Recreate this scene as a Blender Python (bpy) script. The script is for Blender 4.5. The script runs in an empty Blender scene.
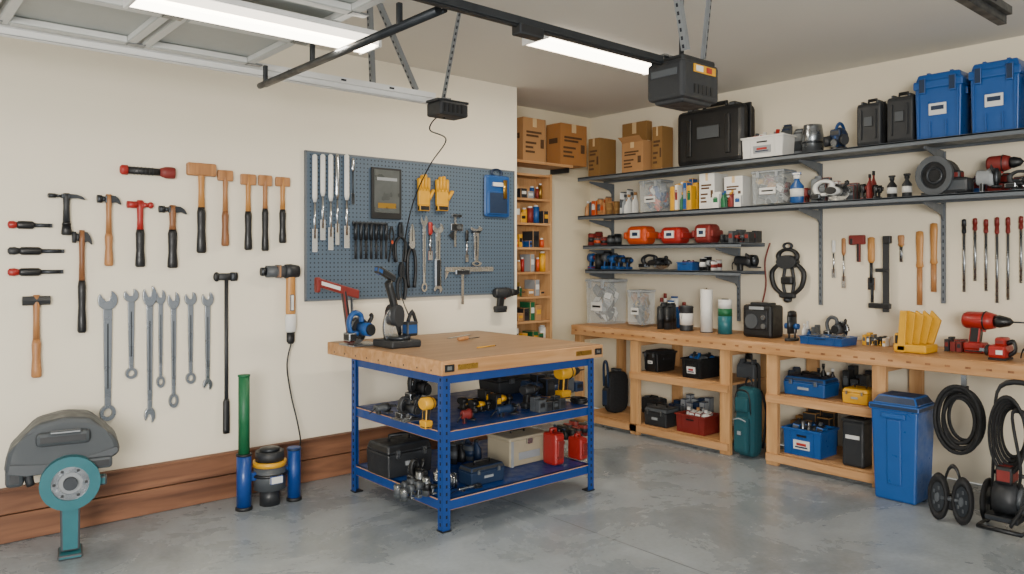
import bpy, bmesh, math, random
from mathutils import Vector, Matrix, Euler
random.seed(11)
# ---------------------------------------------------------------- survey of the room (metres)
F=766.; HZ=260.; H=1.5
A=math.radians(49.2)
VX,VY=math.cos(A),math.sin(A); RX,RY=math.sin(A),-math.cos(A)
YW=4.85; XW=5.73; YA=5.41; ZC=2.95; XJ=4.24
def ray(px):
    t=(px-512)/F
    return VX+t*RX, VY+t*RY
def lw(px,py,Y):            # point on a plane parallel to the left wall
    rx,ry=ray(px); d=Y/ry
    return rx*d, H+(HZ-py)*d/F
def rw(px,py,X):            # point on a plane parallel to the right wall
    rx,ry=ray(px); d=X/rx
    return ry*d, H+(HZ-py)*d/F
def PL(px,py,Y):
    x,z=lw(px,py,Y); return Vector((x,Y,z))
def PR(px,py,X):
    y,z=rw(px,py,X); return Vector((X,y,z))
# ---------------------------------------------------------------- materials
def hx(s):
    o=[]
    for i in (0,2,4):
        v=int(s[i:i+2],16)/255
        o.append(v/12.92 if v<=.04045 else ((v+.055)/1.055)**2.4)
    return o
MC={}
def newmat(name):
    m=bpy.data.materials.new(name); m.use_nodes=True
    return m,m.node_tree.nodes,m.node_tree.links,m.node_tree.nodes['Principled BSDF']
def M(name,c,rough=.5,metal=0,var=.12,sc=18,bump=0,alpha=1,emit=0):
    if name in MC: return MC[name]
    m,n,l,b=newmat(name); c=hx(c)
    tc=n.new('ShaderNodeTexCoord'); no=n.new('ShaderNodeTexNoise'); no.inputs['Scale'].default_value=sc; no.inputs['Detail'].default_value=6
    l.new(tc.outputs['Object'],no.inputs['Vector'])
    mx=n.new('ShaderNodeMix'); mx.data_type='RGBA'
    mx.inputs[6].default_value=[v*(1-var) for v in c]+[1]; mx.inputs[7].default_value=[min(1,v*(1+var)) for v in c]+[1]
    l.new(no.outputs[0],mx.inputs[0]); l.new(mx.outputs[2],b.inputs['Base Color'])
    if var>.05 and not emit:
        rr=n.new('ShaderNodeMapRange'); rr.inputs[1].default_value=.3; rr.inputs[2].default_value=.7; rr.inputs[3].default_value=max(.05,rough-.12); rr.inputs[4].default_value=min(1,rough+.15)
        l.new(no.outputs[0],rr.inputs[0]); l.new(rr.outputs[0],b.inputs['Roughness'])
    else: b.inputs['Roughness'].default_value=rough
    b.inputs['Metallic'].default_value=metal
    if bump:
        bp=n.new('ShaderNodeBump'); bp.inputs['Strength'].default_value=bump; bp.inputs['Distance'].default_value=.01
        l.new(no.outputs[0],bp.inputs['Height']); l.new(bp.outputs[0],b.inputs['Normal'])
    if alpha<1: b.inputs['Alpha'].default_value=alpha
    if emit:
        b.inputs['Emission Color'].default_value=c+[1]; b.inputs['Emission Strength'].default_value=emit
    MC[name]=m; return m
def W(name,c1,c2,axis=0,sc=14,rough=.6):
    if name in MC: return MC[name]
    m,n,l,b=newmat(name)
    tc=n.new('ShaderNodeTexCoord'); mp=n.new('ShaderNodeMapping'); s=[sc,sc,sc]; s[axis]=sc*.09
    mp.inputs['Scale'].default_value=s; l.new(tc.outputs['Object'],mp.inputs[0])
    no=n.new('ShaderNodeTexNoise'); no.inputs['Scale'].default_value=1.6; no.inputs['Detail'].default_value=7; no.inputs['Distortion'].default_value=.6
    l.new(mp.outputs[0],no.inputs['Vector'])
    cr=n.new('ShaderNodeValToRGB'); cr.color_ramp.elements[0].position=.3; cr.color_ramp.elements[1].position=.7
    cr.color_ramp.elements[0].color=hx(c1)+[1]; cr.color_ramp.elements[1].color=hx(c2)+[1]
    l.new(no.outputs[0],cr.inputs[0]); l.new(cr.outputs[0],b.inputs['Base Color'])
    b.inputs['Roughness'].default_value=rough
    MC[name]=m; return m
def concrete():
    m,n,l,b=newmat('concrete')
    tc=n.new('ShaderNodeTexCoord')
    a=n.new('ShaderNodeTexNoise'); a.inputs['Scale'].default_value=1.5; a.inputs['Detail'].default_value=10; a.inputs['Roughness'].default_value=.7; a.inputs['Distortion'].default_value=.4
    l.new(tc.outputs['Object'],a.inputs['Vector'])
    cr=n.new('ShaderNodeValToRGB'); e=cr.color_ramp.elements
    e[0].position=.32; e[0].color=hx('71797f')+[1]; e[1].position=.68; e[1].color=hx('9ca4aa')+[1]
    l.new(a.outputs[0],cr.inputs[0])
    f=n.new('ShaderNodeTexNoise'); f.inputs['Scale'].default_value=45; f.inputs['Detail'].default_value=6
    l.new(tc.outputs['Object'],f.inputs['Vector'])
    mx=n.new('ShaderNodeMix'); mx.data_type='RGBA'; mx.blend_type='OVERLAY'; mx.inputs[0].default_value=.22
    l.new(cr.outputs[0],mx.inputs[6]); l.new(f.outputs[0],mx.inputs[7])
    # darker worn stains
    st=n.new('ShaderNodeTexNoise'); st.inputs['Scale'].default_value=3.2; st.inputs['Detail'].default_value=6; st.inputs['Roughness'].default_value=.5
    mp=n.new('ShaderNodeMapping'); mp.inputs['Location'].default_value=(7,3,1); l.new(tc.outputs['Object'],mp.inputs[0]); l.new(mp.outputs[0],st.inputs['Vector'])
    sr=n.new('ShaderNodeMapRange'); sr.inputs[1].default_value=.5; sr.inputs[2].default_value=.75; sr.inputs[3].default_value=0; sr.inputs[4].default_value=.28; l.new(st.outputs[0],sr.inputs[0])
    m3=n.new('ShaderNodeMix'); m3.data_type='RGBA'; m3.inputs[7].default_value=hx('5d6266')+[1]; l.new(sr.outputs[0],m3.inputs[0]); l.new(mx.outputs[2],m3.inputs[6])
    sp=n.new('ShaderNodeSeparateXYZ'); l.new(tc.outputs['Object'],sp.inputs[0])
    s1=n.new('ShaderNodeMath'); s1.operation='SUBTRACT'; s1.inputs[1].default_value=3.1; l.new(sp.outputs[0],s1.inputs[0])
    s2=n.new('ShaderNodeMath'); s2.operation='ABSOLUTE'; l.new(s1.outputs[0],s2.inputs[0])
    s3=n.new('ShaderNodeMath'); s3.operation='LESS_THAN'; s3.inputs[1].default_value=.004; l.new(s2.outputs[0],s3.inputs[0])
    m2=n.new('ShaderNodeMix'); m2.data_type='RGBA'; m2.inputs[7].default_value=hx('585d60')+[1]
    l.new(s3.outputs[0],m2.inputs[0]); l.new(m3.outputs[2],m2.inputs[6]); l.new(m2.outputs[2],b.inputs['Base Color'])
    rr=n.new('ShaderNodeMapRange'); rr.inputs[1].default_value=.3; rr.inputs[2].default_value=.7; rr.inputs[3].default_value=.16; rr.inputs[4].default_value=.4
    l.new(a.outputs[0],rr.inputs[0]); l.new(rr.outputs[0],b.inputs['Roughness'])
    bp=n.new('ShaderNodeBump'); bp.inputs['Strength'].default_value=.08; bp.inputs['Distance'].default_value=.005
    l.new(f.outputs[0],bp.inputs['Height']); l.new(bp.outputs[0],b.inputs['Normal'])
    return m
def pegmat():
    m,n,l,b=newmat('pegboard_grey')
    tc=n.new('ShaderNodeTexCoord'); sp=n.new('ShaderNodeSeparateXYZ'); l.new(tc.outputs['Object'],sp.inputs[0])
    def mt(op,a,v=None):
        k=n.new('ShaderNodeMath'); k.operation=op; l.new(a,k.inputs[0])
        if v is not None:
            if hasattr(v,'links'): l.new(v,k.inputs[1])
            else: k.inputs[1].default_value=v
        return k.outputs[0]
    q=[]
    for i in (0,2):
        x=mt('MULTIPLY',sp.outputs[i],34); x=mt('FRACT',x); x=mt('SUBTRACT',x,.5); q.append(mt('MULTIPLY',x,x))
    s=mt('ADD',q[0],q[1]); s=mt('LESS_THAN',s,.038)
    mx=n.new('ShaderNodeMix'); mx.data_type='RGBA'
    mx.inputs[6].default_value=hx('4d5d6d')+[1]; mx.inputs[7].default_value=hx('1f2730')+[1]
    l.new(s,mx.inputs[0]); l.new(mx.outputs[2],b.inputs['Base Color']); b.inputs['Roughness'].default_value=.5
    return m
cream=M('wall_paint_cream','e6ddc9',.85,var=.025,sc=3); creamr=M('wall_paint_warm','ddd2bb',.85,var=.025,sc=3); ceilp=M('ceiling_paint','dad6ce',.9,var=.02,sc=3)
alc=M('wall_paint_tan','dacdb0',.85,var=.02,sc=3)
conc=concrete(); peg=pegmat()
bbw=W('baseboard_wood','573624','8d6044',0,10)
pine=W('pine','a37343','c5986a',0,12); pineY=W('pine_y','a37343','c5986a',1,12); pineZ=W('pine_z','a97a4a','ca9e6c',2,12)
tops=W('worktop_board','806449','9d7d5b',0,6,.5)
benchtop=W('bench_board','9c7145','b88655',1,8,.5)
hand=W('hickory','8e5f38','bb8450',2,20,.45); hand2=W('hickory_dark','6d4428','96643c',2,20,.45); hand3=W('ash_handle','a87237','c08a4a',2,20,.45)
crd=M('cardboard','a67a4c',.85,var=.1,sc=8); crd2=M('cardboard_dark','866233',.85,var=.1,sc=8)
blk=M('black_plastic','121315',.45,var=.35); blk2=M('charcoal_plastic','232528',.5,var=.25); rub=M('rubber','0e0e10',.75,var=.3)
gry=M('grey_plastic','45494d',.5,var=.2); lgry=M('light_grey_plastic','8d9194',.5,var=.12); hood=M('hood_plastic','3d4246',.5,var=.2)
shf=M('shelf_steel','5f656b',.45,.1,var=.1); stl=M('steel','8a8e92',.28,.9,var=.2,sc=9); dst=M('dark_steel','3c3f43',.4,.8,var=.25)
chr_=M('chrome','c8cacc',.2,1,var=.08); wht=M('white_plastic','d4d3ce',.5,var=.06); whm=M('white_enamel','e0e0de',.4,var=.03)
blu=M('blue_plastic','144782',.4,var=.18); blud=M('blue_steel','113c80',.4,.1,var=.18); blun=M('navy_plastic','142844',.5,var=.2)
blb=M('bin_blue','104a8c',.38,var=.12)
red=M('red_paint','98201b',.4,var=.18); redd=M('brick_red_plastic','74221d',.5,var=.18); org=M('orange_plastic','b84415',.45,var=.15)
yel=M('yellow_plastic','cd9612',.45,var=.14); grn=M('green_paint','145d38',.45,var=.15); teal=M('teal_paint','1d5f68',.45,var=.18); tealf=M('teal_fabric','11464f',.85,var=.25,sc=60)
clr=M('clear_plastic','cfd6d8',.15,var=.03,alpha=.3); bge=M('beige_metal','a59a83',.45,.1,var=.1); fab=M('black_fabric','16171a',.9,var=.3,sc=60)
brs=M('brass','a8843c',.35,.9); hole=M('hole_dark','0d1420',.9); tape=M('tape_tan','cdb083',.4); ink=M('print_brown','4f351c',.8)
glow=M('tube_glow','fff2da',.4,emit=14,var=0); diff_=M('lens_diffuser','fff4e2',.4,emit=2.5,var=0)
# ---------------------------------------------------------------- builder
class B:
    def __init__(s,name): s.n=name; s.bm=bmesh.new(); s.m=[]
    def mi(s,m):
        if m not in s.m: s.m.append(m)
        return s.m.index(m)
    def _f(s,vs,m,smooth=False):
        i=s.mi(m); fs=set()
        for v in vs:
            for f in v.link_faces: fs.add(f)
        for f in fs:
            f.material_index=i
            if smooth: f.smooth = len(f.verts)<=4
        return fs
    def _bev(s,fs,b,seg=2):
        es={e for f in fs for e in f.edges}
        bmesh.ops.bevel(s.bm,geom=list(es),offset=b,segments=seg,affect='EDGES',profile=.5,clamp_overlap=True)
    def box(s,c,z,m,r=(0,0,0),b=0,seg=2):
        mt=Matrix.Translation(c)@Euler(r).to_matrix().to_4x4()@Matrix.Diagonal((*z,1))
        g=bmesh.ops.create_cube(s.bm,size=1,matrix=mt)['verts']; fs=s._f(g,m)
        if b: s._bev(fs,b,seg)
        return s
    def tb(s,c,z,t,m,b=0):
        g=bmesh.ops.create_cube(s.bm,size=1)['verts']
        for v in g:
            up=v.co.z>0
            v.co=Vector((v.co.x*z[0]*(t[0] if up else 1)+c[0],v.co.y*z[1]*(t[1] if up else 1)+c[1],(v.co.z+.5)*z[2]+c[2]))
        fs=s._f(g,m)
        if b: s._bev(fs,b)
        return s
    def cyl(s,p,q,r,m,r2=None,n=16,smooth=True):
        p=Vector(p);q=Vector(q);v=q-p
        mt=Matrix.Translation((p+q)/2)@v.to_track_quat('Z','Y').to_matrix().to_4x4()
        g=bmesh.ops.create_cone(s.bm,cap_ends=True,segments=n,radius1=r,radius2=r if r2 is None else r2,depth=v.length,matrix=mt)['verts']
        s._f(g,m,smooth); return s
    def sph(s,c,r,m,rot=(0,0,0)):
        if not hasattr(r,'__len__'): r=(r,r,r)
        mt=Matrix.Translation(c)@Euler(rot).to_matrix().to_4x4()@Matrix.Diagonal((*r,1))
        g=bmesh.ops.create_uvsphere(s.bm,u_segments=16,v_segments=10,radius=1,matrix=mt)['verts']; s._f(g,m,True); return s
    def _rings(s,rings,m,closed,cap=True):
        n=len(rings[0]); i=s.mi(m); V=[[s.bm.verts.new(p) for p in r] for r in rings]
        K=len(V)
        for a in range(K if closed else K-1):
            A_,B_=V[a],V[(a+1)%K]
            for k in range(n):
                f=s.bm.faces.new((A_[k],A_[(k+1)%n],B_[(k+1)%n],B_[k])); f.material_index=i; f.smooth=True
        if cap and not closed:
            for r in (V[0],V[-1]):
                f=s.bm.faces.new(r); f.material_index=i
    def tube(s,pts,r,m,n=8,closed=False,sub=0):
        pts=[Vector(p) for p in pts]
        if sub:
            o=[];K=len(pts)
            rng=range(K if closed else K-1)
            for a in rng:
                g=lambda j: pts[j%K] if closed else pts[max(0,min(K-1,j))]
                p0,p1,p2,p3=g(a-1),g(a),g(a+1),g(a+2)
                for k in range(sub):
                    t=k/sub
                    o.append(.5*((2*p1)+(p2-p0)*t+(2*p0-5*p1+4*p2-p3)*t*t+(3*p1-p0-3*p2+p3)*t**3))
            if not closed:o.append(pts[-1])
            pts=o
        K=len(pts); rings=[]; u=None
        for a in range(K):
            if closed: d=pts[(a+1)%K]-pts[a-1]
            else: d=pts[min(K-1,a+1)]-pts[max(0,a-1)]
            if d.length<1e-9: d=Vector((0,0,1))
            d.normalize()
            if u is None: u=d.orthogonal().normalized()
            u=(u-d*u.dot(d)).normalized(); w=d.cross(u)
            rings.append([pts[a]+(u*math.cos(2*math.pi*k/n)+w*math.sin(2*math.pi*k/n))*r for k in range(n)])
        s._rings(rings,m,closed); return s
    def tor(s,c,R,r,m,ax='y',n=28,k=8,a0=0,a1=360,sz=1):
        c=Vector(c); full=abs(a1-a0)>=360; P=[]
        for i in range(n if full else n+1):
            a=math.radians(a0+(a1-a0)*i/n); x,y=R*math.cos(a),R*sz*math.sin(a)
            P.append(c+{'y':Vector((x,0,y)),'z':Vector((x,y,0)),'x':Vector((0,x,y))}[ax])
        return s.tube(P,r,m,n=k,closed=full)
    def ext(s,pts,y0,y1,m,b=0):
        a=[s.bm.verts.new((p[0],y0,p[1])) for p in pts]; c=[s.bm.verts.new((p[0],y1,p[1])) for p in pts]
        i=s.mi(m); K=len(pts); fs=[s.bm.faces.new(a),s.bm.faces.new(c[::-1])]
        for k in range(K): fs.append(s.bm.faces.new((a[k],c[k],c[(k+1)%K],a[(k+1)%K])))
        for f in fs: f.material_index=i
        if b: s._bev(fs,b,2)
        return s
    def extx(s,pts,x0,x1,m):      # profile in (y,z), swept along x
        a=[s.bm.verts.new((x0,p[0],p[1])) for p in pts]; c=[s.bm.verts.new((x1,p[0],p[1])) for p in pts]
        i=s.mi(m); K=len(pts); fs=[s.bm.faces.new(a),s.bm.faces.new(c[::-1])]
        for k in range(K): fs.append(s.bm.faces.new((a[k],c[k],c[(k+1)%K],a[(k+1)%K])))
        for f in fs: f.material_index=i
        return s
    def ann(s,cx,cz,R,r,y0,y1,m,n=20):
        i=s.mi(m);V=[]
        for k in range(n):
            a=2*math.pi*k/n;ca,sa=math.cos(a),math.sin(a)
            V.append([s.bm.verts.new(p) for p in ((cx+R*ca,y0,cz+R*sa),(cx+R*ca,y1,cz+R*sa),(cx+r*ca,y1,cz+r*sa),(cx+r*ca,y0,cz+r*sa))])
        for k in range(n):
            p,q=V[k],V[(k+1)%n]
            for j in range(4):
                f=s.bm.faces.new((p[j],p[(j+1)%4],q[(j+1)%4],q[j])); f.material_index=i
        return s
    def lathe(s,prof,c,m,n=20,rot=(0,0,0)):
        R=Euler(rot).to_matrix(); c=Vector(c)
        rings=[[c+R@Vector((max(r,1e-4)*math.cos(2*math.pi*k/n),max(r,1e-4)*math.sin(2*math.pi*k/n),z)) for k in range(n)] for r,z in prof]
        s._rings(rings,m,False); return s
    def bb(s):
        X=[v.co for v in s.bm.verts]
        return [min(v[i] for v in X) for i in range(3)],[max(v[i] for v in X) for i in range(3)]
    def done(s,loc=(0,0,0),rz=0,rot=None):
        bmesh.ops.recalc_face_normals(s.bm,faces=s.bm.faces)
        me=bpy.data.meshes.new(s.n); s.bm.to_mesh(me); s.bm.free()
        for m in s.m: me.materials.append(m)
        o=bpy.data.objects.new(s.n,me); bpy.context.collection.objects.link(o)
        o.location=loc; o.rotation_euler=rot if rot else (0,0,rz)
        return o
    def place(s,loc,size,rz=0,wob=0):
        a,b=s.bb()
        for v in s.bm.verts:
            for i in range(3):
                e=b[i]-a[i]; t=(v.co[i]-a[i])/(e if e>1e-9 else 1)
                v.co[i]=(t-(.5 if i<2 else 0))*size[i]
        return s.done(loc,rz)
RR=-math.pi/2
def hangL(b,x0,x1,y0,y1,dp=.03,gap=.002,wall=YW):
    Y=wall-gap-dp; xa,_=lw(x0,0,Y); xb,_=lw(x1,0,Y); xm=(x0+x1)/2
    _,zt=lw(xm,y0,Y); _,zb=lw(xm,y1,Y)
    return b.place(((xa+xb)/2,wall-gap-dp/2,zb),(xb-xa,dp,zt-zb))
def hangR(b,x0,x1,y0,y1,dp=.03,gap=.002):
    X=XW-gap-dp; ya,_=rw(x0,0,X); yb,_=rw(x1,0,X); xm=(x0+x1)/2
    _,zt=rw(xm,y0,X); _,zb=rw(xm,y1,X)
    return b.place((XW-gap-dp/2,(ya+yb)/2,zb),(ya-yb,dp,zt-zb),RR)
def R(b,x0,x1,yt,zb,Xf=5.39,dp=.28,hmax=None):
    ya,_=rw(x0,0,Xf); yb,_=rw(x1,0,Xf+dp)
    if ya-yb<.05: dp=dp*.45; yb,_=rw(x1,0,Xf+dp)
    if ya-yb<.04: yb=ya-.04
    ym=(ya+yb)/2; d=VX*Xf+VY*ym; h=max(.03,H+(HZ-yt)*d/F-zb)
    return b.place((Xf+dp/2,ym,zb),(ya-yb,dp,h),RR)
def T(b,x0,x1,yt,zb,Yf,dp=.2,rz=0):
    xa,_=lw(x0,0,Yf+dp); xb,_=lw(x1,0,Yf)
    if xb-xa<.05: dp*=.5; xa,_=lw(x0,0,Yf+dp)
    if xb-xa<.04: xb=xa+.04
    xm=(xa+xb)/2; d=VX*xm+VY*(Yf+dp*.3); h=max(.03,H+(HZ-yt)*d/F-zb)
    return b.place((xm,Yf+dp/2,zb),(xb-xa,dp,h))
# ================================================================ ROOM
def slab(name,a,b,m):
    c=[(a[i]+b[i])/2 for i in range(3)]; s=[b[i]-a[i] for i in range(3)]
    q=B(name); q.box((0,0,0),s,m); return q.done(c)
fl=B('floor'); fl.box((1.4,1.4,-.05),(8.6,8.2,.1),conc); fl.done()
slab('driveway_bounce',(-14,-14,-.16),(12,12,-.104),M('driveway_bounce_pale','b4b1aa',.9,sc=2))  # unseen ground, added in a pale tone to bounce light onto the ceiling
slab('ceiling',(-2.6,-2.3,ZC),(XW+.1,YA+.1,ZC+.1),ceilp)
slab('wall_left',(-2.6,YW,0),(XJ,YA+.1,ZC),cream)
slab('wall_alcove',(XJ,YA,0),(XW,YA+.1,ZC),alc)
slab('wall_right',(XW,-2.3,0),(XW+.1,YA+.1,ZC),creamr)
b=B('baseboard_left'); x0=-2.5;
L=XJ-x0
b.box((x0+L/2,0,.075),(L,.035,.146),bbw,b=.004); 
b.box((x0+L/2,0,.217),(L,.03,.126),bbw,b=.004); b.box((x0+L/2,-.004,.283),(L,.045,.014),bbw,b=.003)
b.done((0,YW-.024,0))
# ================================================================ GARAGE DOOR, TRACKS, OPENER
zt=2.45
gd=B('garage_door'); dm=M('door_steel','d2d3d1',.45,.05,var=.05); dm2=M('door_recess','b0b3b0',.5,.05,var=.05)
ye,y1=1.08,3.66; xe=1.5
for i in range(6):
    xr=xe-.02-i*.53; xl=xr-.51
    gd.box(((xl+xr)/2,(ye+y1)/2,zt+.04),(.51,y1-ye,.03),dm2)
    for x in (xl+.02,xr-.02): gd.box((x,(ye+y1)/2,zt+.012),(.04,y1-ye,.03),dm,b=.004)
    k=5
    for j in range(k+1):
        y=ye+.03+(y1-ye-.06)*j/k; gd.box(((xl+xr)/2,y,zt+.008),(.43,.05,.03),dm,b=.004)
        gd.box((xr,y,zt-.003),(.07,.04,.008),stl)
gd.done()
def track(Y,xa,xb,m):
    b=B('garage_door_track'); L=xb-xa
    b.box((xa+L/2,0,.03),(L,.006,.06),m); b.box((xa+L/2,.018,.06),(L,.04,.006),m); b.box((xa+L/2,.012,0),(L,.03,.006),m); b.box((xa+L/2,.036,.05),(L,.005,.02),m)
    b.box((xa+L/2,-.012,.045),(L,.02,.03),m)
    for i in range(int(L/.3)): b.box((xa+.1+i*.3,-.0235,.045),(.03,.003,.01),hole)
    b.done((0,Y,zt-.03))
track(3.72,-2.0,2.60,whm); track(1.0,-2.0,3.4,dst)
def strap(name,p,q,w=.028,m=stl):
    p=Vector(p);q=Vector(q);b=B(name);v=q-p; rot=v.to_track_quat('Z','Y').to_matrix().to_4x4()
    n=int(v.length/.035)
    b.box((0,0,v.length/2),(w,.004,v.length),m); b.box((w/2,.012,v.length/2),(.004,.024,v.length),m)
    for i in range(n): b.box((0,-.0025,.018+i*.035),(w*.35,.002,.016),hole)
    bmesh.ops.transform(b.bm,matrix=rot,verts=b.bm.verts); return b.done(p)
galv=M('galvanised','7c8083',.4,.3,var=.1)
strap('track_hanger_strap',(2.585,3.60,2.43),(2.60,3.45,ZC-.002),m=galv)
strap('track_hanger_strap',(2.50,3.77,2.49),(2.25,3.77,ZC-.002),m=galv)
strap('track_hanger_strap',(2.22,3.79,2.49),(2.20,3.79,ZC-.002),m=galv)
b=B('door_edge_tube'); b.cyl((1.53,2.16,2.36),(1.53,3.68,2.36),.015,dst,n=12); b.cyl((1.56,2.16,2.366),(1.56,3.68,2.366),.009,dst,n=12)
for y in (2.4,3.1,3.6): b.box((1.525,y,2.405),(.02,.02,.08),dst,b=.004)
b.done()
def fluoro(name,x0,x1,y,z,wd=.16,e=22):
    b=B(name); L=x1-x0; h=wd/2
    b.box((0,0,-.015),(L,wd,.03),whm,b=.005)
    b.extx([(-h*.92,-.03),(h*.92,-.03),(h*.6,-.066),(-h*.6,-.066)],-L/2+.012,L/2-.012,glow)
    b.extx([(-h,-.025),(-h*.93,-.025),(-h*.93,-.058),(-h,-.058)],-L/2,L/2,diff_); b.extx([(h,-.025),(h*.93,-.025),(h*.93,-.058),(h,-.058)],-L/2,L/2,diff_)
    for s in (-1,1): b.box((s*(L/2-.006),0,-.034),(.014,wd+.005,.066),whm,b=.003)
    b.done(((x0+x1)/2,y,z))
    li=bpy.data.lights.new(name+'_lamp','AREA'); li.shape='RECTANGLE'; li.size=L*.9; li.size_y=.1; li.energy=e; li.color=(1,.9,.74)
    o=bpy.data.objects.new(name+'_lamp',li); bpy.context.collection.objects.link(o); o.location=((x0+x1)/2,y,z-.08)
fluoro('fluorescent_light',.72,1.66,2.83,zt-.005,.16)
fluoro('fluorescent_light',3.28,4.5,3.58,ZC-.001,.24,30)
b=B('garage_door_opener')
b.box((0,0,.1),(.27,.2,.17),blk2,b=.018); b.box((0,0,.19),(.24,.18,.03),blk,b=.01); b.box((0,0,.02),(.22,.16,.04),blk,b=.015)
b.box((.02,-.102,.15),(.16,.004,.035),yel); b.box((-.02,-.1045,.15),(.05,.002,.025),wht); b.box((.05,-.1045,.15),(.04,.002,.025),red)
b.box((-.137,0,.13),(.004,.14,.03),gry); 
for i in range(5): b.box((-.05+.03*i,-.101,.06),(.015,.004,.04),blk)
b.box((0,0,.208),(.3,.03,.008),stl)
b.done((2.84,2.11,2.19))
b=B('opener_rail'); b.box((.35,0,0),(4.66,.035,.03),dst,b=.003); b.box((.35,0,-.018),(4.66,.02,.008),blk)
b.box((1.9,0,-.03),(.12,.05,.04),blk,b=.005)
b.done((0,2.11,2.375))
strap('opener_hanger_strap',(2.74,2.03,2.41),(2.60,2.03,ZC-.002),m=galv); strap('opener_hanger_strap',(2.92,2.05,2.41),(2.94,2.0,ZC-.002),m=galv)
strap('opener_hanger_strap',(2.84,2.12,2.41),(2.84,2.12,ZC-.002),m=dst)
b=B('junction_box'); b.box((0,0,.05),(.2,.14,.08),blk2,b=.012); b.box((0,0,.095),(.22,.12,.014),dst,b=.003)
for i in range(5): b.box((-.07+i*.03,-.072,.05),(.012,.004,.05),blk)
b.box((0,0,.11),(.03,.03,.02),stl); b.done((2.60,3.58,2.31))
b=B('hanging_cable')
b.tube([(2.58,3.58,2.315),PL(436,118,3.7),PL(430,130,3.8),PL(446,140,4.0),PL(430,165,4.2),PL(414,200,4.5),PL(405,240,4.75),PL(401,290,4.76),PL(410,318,4.66)],.0045,blk,n=6,sub=8)
b.done()
# ================================================================ HAND TOOLS ON THE LEFT WALL
def hammer(head,h1,h2=None,kind='claw',split=.45,name='claw_hammer',hr=1.0):
    b=B(name); h2=h2 or h1
    z=.93
    b.box((0,0,z),(.12,.07,.11),head,b=.015)
    if kind=='claw':
        b.cyl((-.05,0,z),(-.12,0,z),.036,head); b.cyl((-.12,0,z),(-.2,0,z),.055,head)
        b.ext([(.04,.985),(.11,.98),(.17,.94),(.21,.87),(.2,.86),(.13,.89),(.04,.88)],-.035,.035,head)
    elif kind=='mallet':
        b.box((0,0,z),(.4,.12,.14),head,b=.02)
    elif kind=='ball':
        b.cyl((-.04,0,z),(-.2,0,z),.052,head); b.cyl((.04,0,z),(.12,0,z),.034,head); b.sph((.16,0,z),(.05,.05,.05),head)
    else:
        b.cyl((-.2,0,z),(.2,0,z),.055,head,n=8,smooth=False)
    k=hr
    b.lathe([(.042*k,split),(.036*k,.7),(.04*k,.9),(.036*k,1.0)],(0,0,0),h1,12)
    b.lathe([(.045*k,0),(.06*k,.02),(.058*k,.1),(.048*k,.25),(.054*k,split-.05),(.043*k,split+.01)],(0,0,0),h2,12)
    return b
def HM(x0,x1,y0,y1,*a,**k): hangL(hammer(*a,**k),x0,x1,y0,y1,dp=.045,gap=.001)
HM(49,86,193,235,dst,blk2,blk,kind='claw',split=.3)
HM(98,122,194,266,dst,hand,hand,hr=1.3)
HM(128,155,200,267,red,red,blk,split=.55,kind='ball',name='ball_peen_hammer',hr=1.3)
HM(160,188,205,268,dst,hand2,blk,split=.6,hr=1.3)
HM(188,217,163,253,hand,hand3,blk,split=.5,kind='mallet',name='wooden_mallet',hr=1.15)
HM(219,234,170,246,hand,hand,hand2,kind='mallet',name='wooden_mallet',hr=1.7)
HM(242,257,174,250,hand,hand3,blk,split=.5,kind='mallet',name='wooden_mallet',hr=1.7)
HM(260,273,175,251,hand,hand,blk,split=.55,kind='mallet',name='wooden_mallet',hr=1.8)
HM(277,291,177,243,hand,hand3,blk,split=.5,kind='mallet',name='wooden_mallet',hr=1.7)
HM(73,93,230,333,blk2,hand2,blk,split=.5,hr=1.6)
HM(23,51,295,378,blk2,hand,hand,kind='cross',name='cross_peen_hammer',hr=1.3)
b=B('flashlight'); b.lathe([(.03,-.3),(.045,-.28),(.045,-.22)],(0,0,0),red,16,rot=(0,math.pi/2,0)); b.cyl((-.24,0,0),(.14,0,0),.034,blk); b.lathe([(.036,.13),(.055,.2),(.055,.28),(.05,.3)],(0,0,0),redd,16,rot=(0,math.pi/2,0))
for i in range(6): b.tor((-.15+.04*i,0,0),.034,.005,blk2,'x',k=5)
hangL(b,121,176,165,177,.045)
def sdriver(c1,c2):
    b=B('screwdriver'); r=(0,math.pi/2,0)
    b.lathe([(.02,-.5),(.045,-.47),(.05,-.38),(.035,-.3)],(0,0,0),c2,12,r); b.lathe([(.035,-.3),(.05,-.26),(.05,.05),(.03,.1)],(0,0,0),c1,12,r)
    b.cyl((.1,0,0),(.45,0,0),.026,dst); b.box((.47,0,0),(.08,.012,.05),dst); return b
hangL(sdriver(blk,red),8,53,221,229,.03); hangL(sdriver(blk,blk2),8,65,247,255,.03); hangL(sdriver(blk,red),8,64,268,276,.03)
def wrench(m=stl,dbl=False,name='combination_wrench'):
    b=B(name)
    def jaw(cz,up,R=.078):
        P=[]
        for i in range(15):
            a=math.radians(55-290*i/14); P.append((R*math.cos(a),cz+up*R*math.sin(a)))
        P+=[(-.036,cz+up*.03),(-.02,cz-up*.012),(.02,cz-up*.012),(.036,cz+up*.03)]
        rot=math.radians(14)*up; 
        P=[(p[0]*math.cos(rot)-(p[1]-cz)*math.sin(rot),cz+p[0]*math.sin(rot)+(p[1]-cz)*math.cos(rot)) for p in P]
        b.ext(P,-.02,.02,m,b=.005)
    jaw(.93,1)
    if dbl: jaw(.07,-1,.06)
    else: b.ann(0,.065,.062,.033,-.024,.024,m)
    b.ext([(-.024,.12),(.024,.12),(.03,.5),(.036,.87),(-.036,.87),(-.03,.5)],-.014,.014,m,b=.004)
    b.box((0,-.0145,.5),(.012,.002,.5),dst)
    return b
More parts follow.
